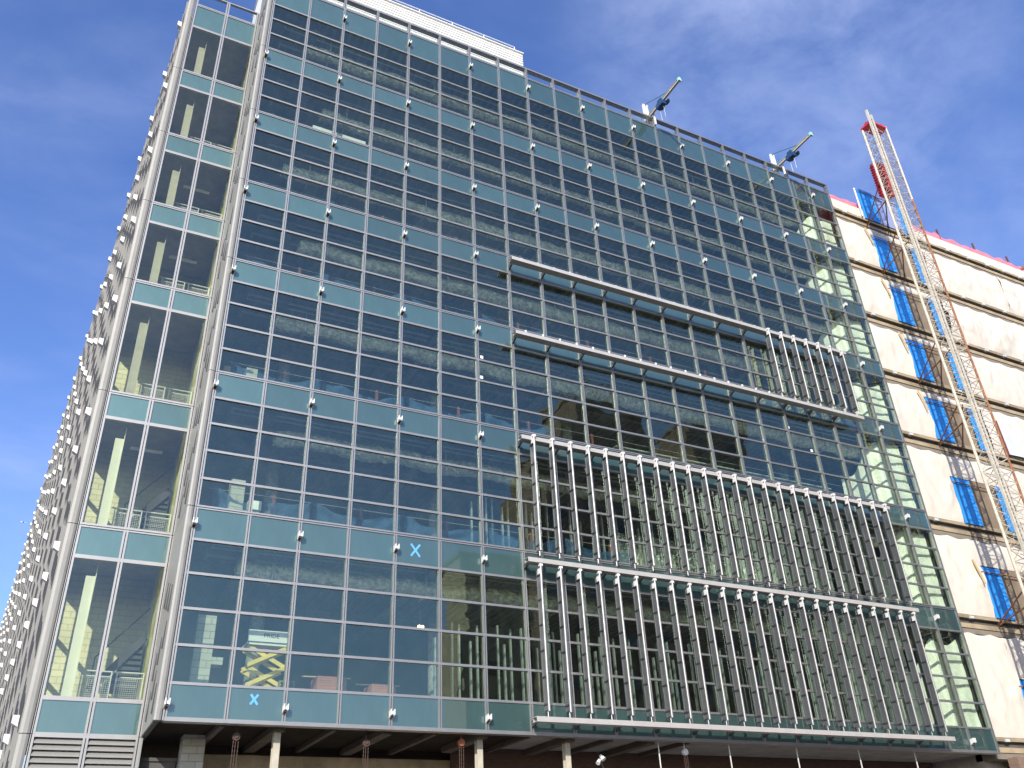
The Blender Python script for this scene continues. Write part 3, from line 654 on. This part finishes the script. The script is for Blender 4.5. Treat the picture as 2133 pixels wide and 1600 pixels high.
for cx, cy_ in ((33.15, -2.7), (33.8, -2.7)):
    for i in range(16):
        t0, t1 = 2*math.pi*i/16, 2*math.pi*(i+1)/16
        b.tube((cx+.30*math.cos(t0), cy_+.22*math.sin(t0), 33.55+.12*math.cos(t0)), (cx+.30*math.cos(t1), cy_+.22*math.sin(t1), 33.55+.12*math.cos(t1)), .045, 6)
        if i % 4 == 0: b.tube((cx, cy_, 33.5), (cx+.3*math.cos(t0), cy_+.22*math.sin(t0), 33.55), .03, 5)
b.box(32.8, 34.2, -3.05, -2.3, 33.25, 33.36); b.build('head_sheaves', M['red'], mast)
b = MB(); b.box(33.28, 34.05, -2.2, -1.8, 28.7, 31.1)
for j in range(12): b.box(33.24, 34.09, -2.23, -1.77, 28.75+j*.19, 28.75+j*.19+.09)
b.build('counterweight', M['red'], mast)
for i, z in enumerate([Z_J[1], Z_J[3], Z_J[4]+1.4-1.4, Z_J[5], 25.6, 29.1]):
    if i in (1, 2, 4, 5, 0):
        for p, q_ in (((34.45, .3, z-.35), (33.0, -2.34, z+.35)), ((36.2, .3, z-.35), (33.2, -2.34, z+.25)), ((34.5, .3, z-.38), (34.1, -2.34, z+.2))):
            b = MB(); b.tube(p, q_, .035, 6); b.build('tie_strut', M['rust'], mast)
# ------------------------------------------------------------------ below the overhang
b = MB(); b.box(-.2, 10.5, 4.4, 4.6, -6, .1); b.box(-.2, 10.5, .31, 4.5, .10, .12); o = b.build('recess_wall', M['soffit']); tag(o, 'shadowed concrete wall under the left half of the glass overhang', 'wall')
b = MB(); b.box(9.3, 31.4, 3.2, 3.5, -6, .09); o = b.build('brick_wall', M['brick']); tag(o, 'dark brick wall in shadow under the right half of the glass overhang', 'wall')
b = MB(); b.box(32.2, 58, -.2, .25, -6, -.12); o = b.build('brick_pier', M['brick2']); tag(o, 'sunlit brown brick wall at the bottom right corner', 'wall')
b = MB(); b.box(.85, 1.45, 2.4, 3.0, -6, .09); o = b.build('block_pier', M['cmu']); tag(o, 'grey concrete block pier beside the dark doorway under the overhang', 'pier')
b = MB(); b.grid(lambda u, v: (1.6+8.2*u, 4.15+.05*noise.noise(Vector((u*9, v*2, 3)))+.03*noise.noise(Vector((u*25, v*8, 1))), -6+5.85*v), 60, 20); o = b.build('tarp', M['tarp'], None, True); tag(o, 'tan tarpaulin hung across the back of the covered entrance', 'tarp')
b = MB(); b.box(-.15, .8, 2.9, 3.0, -6, -.55); b.box(-.15, .84, 2.85, 3.05, -.55, -.46); o = b.build('doorway', M['core']); tag(o, 'black unlit doorway at the foot of the stair tower', 'doorway')
for i, (x, lb) in enumerate(((3.0, 'pale steel post under the overhang nearest the block pier'), (9.0, 'pale steel post where the tarpaulin meets the dark brick'), (12.0, 'pale steel post standing against the dark brick wall'))):
    b = MB(); b.box(x-.09, x+.09, .55, .58, -6, .09); b.box(x-.09, x+.09, .72, .75, -6, .09); b.box(x-.02, x+.02, .58, .72, -6, .09); o = b.build('steel_post', M['steel']); tag(o, lb, 'post')
for i in range(11):
    x = 1.5+i*1.5; wd = .16 if i % 2 else .07
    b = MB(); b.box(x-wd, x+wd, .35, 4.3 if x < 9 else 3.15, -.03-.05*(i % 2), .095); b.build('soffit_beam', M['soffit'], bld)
for x, zz, cc, lb in ((1.9, -.25, 'chain', 'dark chain hoist hanging beside the block pier'), (5.45, -.30, 'chain', 'dark chain hoist hanging in front of the tan tarpaulin'), (8.35, -.2, 'orange', 'orange chain hoist hanging left of the middle steel post'), (16.4, -.26, 'white', 'white chain hoist hanging before the dark brick wall')):
    t = thing('chain_hoist', lb, 'hoist', (x, .45, zz-2), 'chain hoists under the overhang')
    b = MB(); b.tube((x, .40, zz), (x, .52, zz), .10, 14); b.tube((x, .37, zz), (x, .40, zz), .05, 10); b.tube((x, .46, zz+.08), (x, .46, zz+.3), .014, 6); b.build('hoist_body', M[cc], t)
    for dx in (-.06, .0, .07):
        b = MB(); 
        for j in range(34): b.bar((x+dx, .45+.01*(j % 2), zz-.1-j*.055), (x+dx, .45+.01*(j % 2), zz-.155-j*.055), .022 if j % 2 else .012, .012 if j % 2 else .022)
        b.build('chain', M['chain'], t)
for i, x in enumerate((15.3, 18.2, 21.2, 24.2, 27.1)):
    o = bx('hanger_rod', M['white'], None, x-.014, x+.014, .36, .39, -2.5, .09); o['label'] = ['thin white hanger rod left of the white chain hoist', 'thin white hanger rod right of the white chain hoist', 'middle thin white hanger rod before the dark brick', 'second thin white hanger rod from the bottom right corner', 'thin white hanger rod nearest the bottom right corner'][i]; o['category'] = 'rod'
t = thing('work_lamp', 'small white twin floodlight hanging before the dark brick wall', 'lamp', (13.2, .6, -.55))
b = MB(); b.tube((13.2, .6, -.42), (13.25, .5, -.55), .05, 10, 0, .08); b.build('lamp_head', M['white'], t); b = MB(); b.tube((13.15, .6, -.55), (13.05, .55, -.66), .05, 10, 0, .07); b.build('lamp_head', M['white'], t); b = MB(); b.tube((13.1, .6, -.3), (13.35, .65, -.9), .012, 5); b.build('lamp_cord', M['clip'], t)

# ------------------------------------------------------------------ things seen through the glass
for i in range(1, 6):
    zf = FLOORZ[i]
    t = thing('safety_guardrail', 'blue netting and dark red posts behind the glass on the %s glazed storey' % ORD[i], 'guardrail', (7, 1.0, zf), 'guardrails behind the glass')
    for j in range(10 if i > 2 else 6):
        x = 2.3+j*3.05+.25*math.sin(i*3+j); b = MB(); b.box(x-.05, x+.05, 1.0, 1.06, zf, zf+1.2); b.build('post', M['redpost'], t)
    x1 = (15, 13, 14, 29, 27)[i-1]
    for j in range(int(x1/3)):
        xa = .5+j*3.05; 
        def nf(u, v):
            x = xa+3.0*u; sag = .28*math.sin(math.pi*u)
            return (x, .92+.14*noise.noise(Vector((x*2, v*3, i))), zf+.35+v*(.75+.2*noise.noise(Vector((x, i, 0))))-sag*(.3+.7*v)+.08*noise.noise(Vector((x*3, v*4, i+5))))
        b = MB(); b.grid(nf, 18, 6); b.build('net', M['net'], t, True)
    b = MB(); b.tube((.4, .98, zf+1.12), (X1-1, .98, zf+1.1), .008, 4); b.build('cable', M['pipe'], t)
def studs(i, x0, x1, yy, h, label, gap=.31):
    zf = FLOORZ[i]; t = thing('stud_partition', label, 'partition', ((x0+x1)/2, yy, zf))
    x = x0; j = 0
    while x < x1:
        d = .35*((j*7) % 5)/5
        hh = h*(1 if j % 3 else .8)
        bx('stud', M['stud'], t, x-.03, x+.03, yy+d, yy+d+.09, zf, zf+hh); x += gap*(1 if j % 4 else 2.1); j += 1
    if i < 2: return
    b = MB(); b.box(x0, x1, yy, yy+.4, zf+h, zf+h+.06); b.build('top_track', M['stud'], t)
    b = MB(); b.box(x0, x1, yy+.02, yy+.04, zf+h*.62, zf+h*.62+.05); b.build('bridging', M['stud'], t)
studs(0, 8.0, 28.5, 1.6, 2.9, 'row of galvanised wall studs behind the lowest sunshade fins')
studs(1, 9.6, 28.0, 2.1, 3.2, 'row of galvanised wall studs behind the upper full screen of fins')
studs(2, 15.8, 27.5, 1.5, 1.15, 'short bright studs behind the glass just above the fin screen', .38)
b = MB(); b.grid(lambda u, v: (16+7.5*u, 2.75+.05*noise.noise(Vector((u*30, v*12, 0)))+.03*noise.noise(Vector((u*70, v*30, 2))), FLOORZ[1]+.1+2.4*v), 110, 40); o = b.build('foil_insulation', mat('bright_foil', (.62,.64,.56), .25, .7), None); tag(o, 'crinkled shiny foil insulation wall behind the upper screen of fins', 'insulation')
for i in range(7):                                     # white sheeting inside the right end bays
    zf, zc = FLOORZ[i]+.05, CEILZ[i]
    top = zc-.25-.5*(i % 3 == 0)
    def shf(u, v):
        s_ = u*3.2
        if s_ < 1.35: x, y = X1-.12-s_, .36+.10*s_
        elif s_ < 1.9: k_ = (s_-1.35)/.55; x, y = X1-1.47-.35*k_, .50+.5*k_
        else: x, y = X1-1.82-.35*(s_-1.9), 1.0+1.0*(s_-1.9)
        ht = (top-zf)*(1-.35*sm((s_-1.3)/1.5)-.08*abs(math.sin(s_*2.3+i)))
        z = zf+ht*v
        return (x, y+.06*noise.noise(Vector((s_*2.4, z*.8, i*3)))+.03*noise.noise(Vector((s_*7, z*2, i))), z)
    b = MB(); b.grid(shf, 36, 30); o = b.build('plastic_sheet', M['sheet'], None, True)
    tag(o, 'white plastic sheet hung behind the right end glass on the %s glazed storey' % ORD[i], 'sheet', 'white sheets behind the end bays')
# lowest storey, left bays
zf = FLOORZ[0]
b = MB(); b.box(.62, 1.12, 1.1, 1.5, zf, 3.05); b.box(1.12, 1.42, 1.05, 1.45, zf+.9, zf+1.1); o = b.build('block_column', M['cmu']); tag(o, 'pale concrete block column behind the lowest left corner glass', 'column')
b = MB(); b.box(1.0, 1.42, .9, 1.3, FLOORZ[1], FLOORZ[1]+1.5); o = b.build('block_column', M['cmu']); tag(o, 'pale concrete block column behind the left glass of the second storey', 'column')
b = MB(); b.box(1.0, 1.36, .9, 1.3, FLOORZ[2], FLOORZ[2]+1.0); o = b.build('block_column', M['cmu']); tag(o, 'pale concrete block column behind the left glass of the third storey', 'column')
t = thing('scissor_lift', 'yellow scissor lift with crossed arms behind the second lowest left window bay', 'lift', (2.5, .9, zf))
for z in (zf+.30, zf+.85):
    for yy in (.7, 1.3):
        for p, q_ in (((2.0, yy, z), (3.1, yy, z+.55)), ((3.1, yy+.05, z), (2.0, yy+.05, z+.55))): b = MB(); b.bar(p, q_, .05, .11); b.build('scissor_arm', M['yellow'], t)
b = MB(); b.box(1.95, 3.15, .65, 1.4, zf+.12, zf+.28); b.build('chassis', M['yellow'], t)
for x in (2.1, 3.0): b = MB(); b.tube((x, .6, zf+.11), (x, .66, zf+.11), .11, 14); b.build('wheel', M['clip'], t)
b = MB(); b.box(1.95, 3.15, .65, 1.4, zf+1.42, zf+1.5); b.build('platform', M['white'], t)
b = MB(); b.box(1.95, 3.15, .6, .63, zf+1.5, zf+1.82); pl = b.build('side_board', M['white'], t)
fc = bpy.data.curves.new('lettering', 'FONT'); fc.body = 'PRIDE'; fc.size = .17; fc.extrude = .002; fc.align_x = 'CENTER'
fo = bpy.data.objects.new('lettering_tmp', fc); col.objects.link(fo)
dg = bpy.context.evaluated_depsgraph_get(); lm = bpy.data.meshes.new_from_object(fo.evaluated_get(dg)); bpy.data.objects.remove(fo)
lm.materials.clear(); lm.materials.append(M['black']); put('lettering', lm, pl, (2.6, .595, zf+1.62), (R(90), 0, 0))
t = thing('cinder_block', 'grey hollow cinder block standing on end beside the yellow lift', 'block', (3.1, .55, zf))
b = MB(); 
for xx in (2.92, 3.05, 3.18, 3.31): b.box(xx-.02, xx+.02, .45, .64, zf+.01, zf+.45)
for zz in (zf+.01, zf+.21, zf+.41): b.box(2.94, 3.29, .455, .635, zz, zz+.04)
b.build('block_body', M['edgeconc'], t)
for x0, x1_, h, lb in ((4.0, 4.85, .55, 'shrink wrapped stack of red bricks behind the lowest glass, larger one'), (5.6, 6.35, .42, 'smaller stack of red bricks behind the lowest glass next to a red post')):
    t = thing('brick_stack', lb, 'bricks', ((x0+x1_)/2, 1, zf))
    b = MB(); b.box(x0, x1_, .6, 1.3, zf+.12, zf+.12+h); b.build('bricks', M['redbrick'], t)
    b = MB(); b.box(x0-.05, x1_+.05, .55, 1.35, zf, zf+.1); b.build('pallet', M['wood'], t)
    b = MB(); b.bar((x0-.4, .9, zf+.14+h), (x1_+.2, .9, zf+.16+h), .09, .03); b.build('plank', M['wood'], t)
b = MB(); b.box(10.1, 11.4, 1.2, 1.9, FLOORZ[1]+.02, FLOORZ[1]+.12); b.box(9.9, 11.2, 1.25, 1.8, FLOORZ[1]+.14, FLOORZ[1]+.24); b.box(10.3, 11.3, 1.3, 1.7, FLOORZ[1]+.26, FLOORZ[1]+.5); o = b.build('lumber_pile', M['wood']); tag(o, 'pile of yellow lumber behind the first fins of the upper screen', 'lumber')
t = thing('site_lamp', 'glowing twin site lamp behind the fifth lowest window bay', 'lamp', (7.4, 1.4, 3.2))
for dx in (-.05, .06): b = MB(); b.tube((7.4+dx, 1.35, 3.35), (7.4+dx, 1.40, 3.35), .05, 12); b.build('lamp_bulb', M['lamp'], t)
b = MB(); b.tube((7.4, 1.4, 3.4), (7.4, 1.4, 4.2), .008, 5); b.build('lamp_cord', M['clip'], t)
t = thing('white_panel', 'bright white slatted panel behind the glass near the top of the left bays', 'panel', (3.3, .6, 22.2))
for z in (22.62, 22.36): b = MB(); b.box(2.25, 4.45, .60, .62, z, z+.2); b.build('slat', M['white'], t)
b = MB(); b.grid(lambda u, v: (1.75+2.0*u, .8+.05*noise.noise(Vector((u*6, v*4, 0))), 18.5+(.55-.3*u+.08*noise.noise(Vector((u*9, 0, 4))))*v), 24, 8); o = b.build('red_tarp', mat('red_tarp', (.5,.10,.08), .7, nz=.3, nscale=4), None, True); tag(o, 'crumpled red tarp behind the glass of the fifth storey left bays', 'tarp')
zf1 = FLOORZ[1]
b = MB()
for j in range(9):
    t0 = j*.7; b.path([(.62+.45*math.sin(t0+q_*.5)*.7+.25, .55+.12*math.cos(t0*1.3+q_*.4), zf1+.03+.02*j+.05*math.sin(q_+j)) for q_ in range(14)], .018, 5)
o = b.build('rope_pile', M['white']); tag(o, 'tangled pile of white rope behind the left corner glass, second storey', 'rope')
b = MB(); b.box(1.55, 1.95, .8, 1.2, zf1+.55, zf1+.85); b.box(1.2, 1.9, .8, 1.2, zf1, zf1+.5); o = b.build('panel_stack', M['sheet']); tag(o, 'stack of pale boards beside the white rope behind the left glass', 'boards')
b = MB(); b.box(.28, .5, .9, 1.1, FLOORZ[2], FLOORZ[2]+.9); o = b.build('timber_upright', M['wood']); tag(o, 'short timber upright behind the left corner glass of the third storey', 'timber')
# tape crosses and stickers on the glass
def xmark(x, z, s_, lb):
    t = thing('tape_cross', lb, 'tape', (x, GY-.026, z), 'blue tape crosses')
    for sg in (-1, 1):
        b = MB(); dx, dz = s_*.75, s_*sg
        b.bar((x-dx, GY-.0225-.001*sg, z-dz), (x+dx, GY-.0225-.001*sg, z+dz), .05, .002) if False else None
        n_ = Vector((-dz, dx)).normalized()*.032
        y0 = GY-.030-.0015*sg
        b.add([(x-dx+n_.x,y0,z-dz+n_.y),(x-dx-n_.x,y0,z-dz-n_.y),(x+dx-n_.x,y0,z+dz-n_.y),(x+dx+n_.x,y0,z+dz+n_.y),(x-dx+n_.x,y0+.001,z-dz+n_.y),(x-dx-n_.x,y0+.001,z-dz-n_.y),(x+dx-n_.x,y0+.001,z+dz-n_.y),(x+dx+n_.x,y0+.001,z+dz+n_.y)],
              [(0,1,2,3),(7,6,5,4),(0,4,5,1),(1,5,6,2),(2,6,7,3),(3,7,4,0)]); b.build('tape_strip', M['tape'], t)
xmark(6.67, 5.33, .20, 'large blue tape cross on a spandrel panel near the middle of the facade')
xmark(2.18, .62, .13, 'small blue tape cross on the lowest spandrel near the left corner')
for x, z in ((9.18, 13.16), (9.15, 12.28), (22.5, 13.18), (22.5, 12.25), (24.08, 13.2), (25.17, 12.26)):
    b = MB(); b.box(x-.06, x+.06, GY-.012, GY-.009, z-.06, z+.06); b.build('glass_sticker', M['sticker'], bld)

# ------------------------------------------------------------------ buildings across the street, seen reflected in the glass
def opp(name, label, x0, x1, y1, depth, h, m, rail=0, balc=()):
    t = thing(name, label, 'building', ((x0+x1)/2, y1-depth/2, -6))
    b = MB(); b.box(x0, x1, y1-depth, y1, -6, h); b.build('wall', m, t)
    b = MB(); b.box(x0-.15, x1+.15, y1-depth-.15, y1+.15, h, h+.35); b.build('parapet', M['edgeconc'], t)
    nx = max(1, int((x1-x0)/3.2)); nz = int((h+4)/3.5)
    for i in range(nx):
        for j in range(nz):
            xc = x0+(x1-x0)*(i+.5)/nx; zc = -3.5+j*3.5
            if zc+2 > h: continue
            bx('window', M['winglass'], t, xc-.6, xc+.6, y1-.05, y1+.02, zc, zc+1.7)
    if rail:
        b = MB(); x = x0
        while x <= x1: b.box(x-.03, x+.03, y1-.2, y1-.14, h+.35, h+1.45); x += .28
        b.box(x0, x1, y1-.2, y1-.14, h+1.40, h+1.47); b.build('roof_railing', M['edgeconc'], t)
    for (xa, xb, z) in balc:
        b = MB(); b.box(xa, xb, y1+.02, y1+1.6, z, z+.25); b.box(xa, xb, y1+1.5, y1+1.6, z+.25, z+1.2); b.build('balcony', M['edgeconc'], t)
opp('brick_building', 'tan brick building with a roof railing reflected in the lower glass', 24.6, 30.6, -36, 4, 19.3, M['oppbrick'], 1)
opp('brick_building', 'broad brown brick block reflected behind the screen of fins', 33.0, 96, -38, 5, 31, M['brick2'])
opp('brick_tower', 'dark stepped tower reflected in the glass above the fins', 39.5, 51, -43.5, 6, 41, M['brick2'], 1, ((39.5, 43, 30), (39.5, 43, 34)))
opp('brick_tower', 'second dark stepped tower reflected right of the first one', 56, 63, -43.5, 6, 41.5, M['brick2'], 1, ((55.9, 58.5, 31), (55.9, 58.5, 35)))

# ------------------------------------------------------------------ airplane far off in the sky at the left
d = (r2*(49-1066.5)/1819.76 + u2*(800-1088)/1819.76 + fw).normalized()
P = CAM+d*7000
t = thing('airplane', 'tiny white airplane in the blue sky left of the side facade', 'airplane', P)
b = MB(); b.tube(P+Vector((-17,0,0)), P+Vector((14,0,0)), 2, 10); b.tube(P+Vector((14,0,0)), P+Vector((19,0,0)), 2, 10, 0, .4); b.build('fuselage', M['white'], t)
for sy in (-1, 1):
    b = MB(); b.add([P+Vector((5,sy*1.5,-.5)), P+Vector((-3,sy*1.5,-.5)), P+Vector((-8,sy*17,.5)), P+Vector((-6,sy*17,.5)), P+Vector((5,sy*1.5,0)), P+Vector((-3,sy*1.5,0)), P+Vector((-8,sy*17,.7)), P+Vector((-6,sy*17,.7))], [(0,1,2,3),(7,6,5,4),(0,4,5,1),(1,5,6,2),(2,6,7,3),(3,7,4,0)]); b.build('wing', M['white'], t)
b = MB(); b.box(P.x-17, P.x-13, P.y-.3, P.y+.3, P.z+1, P.z+7); b.build('tail_fin', M['white'], t)
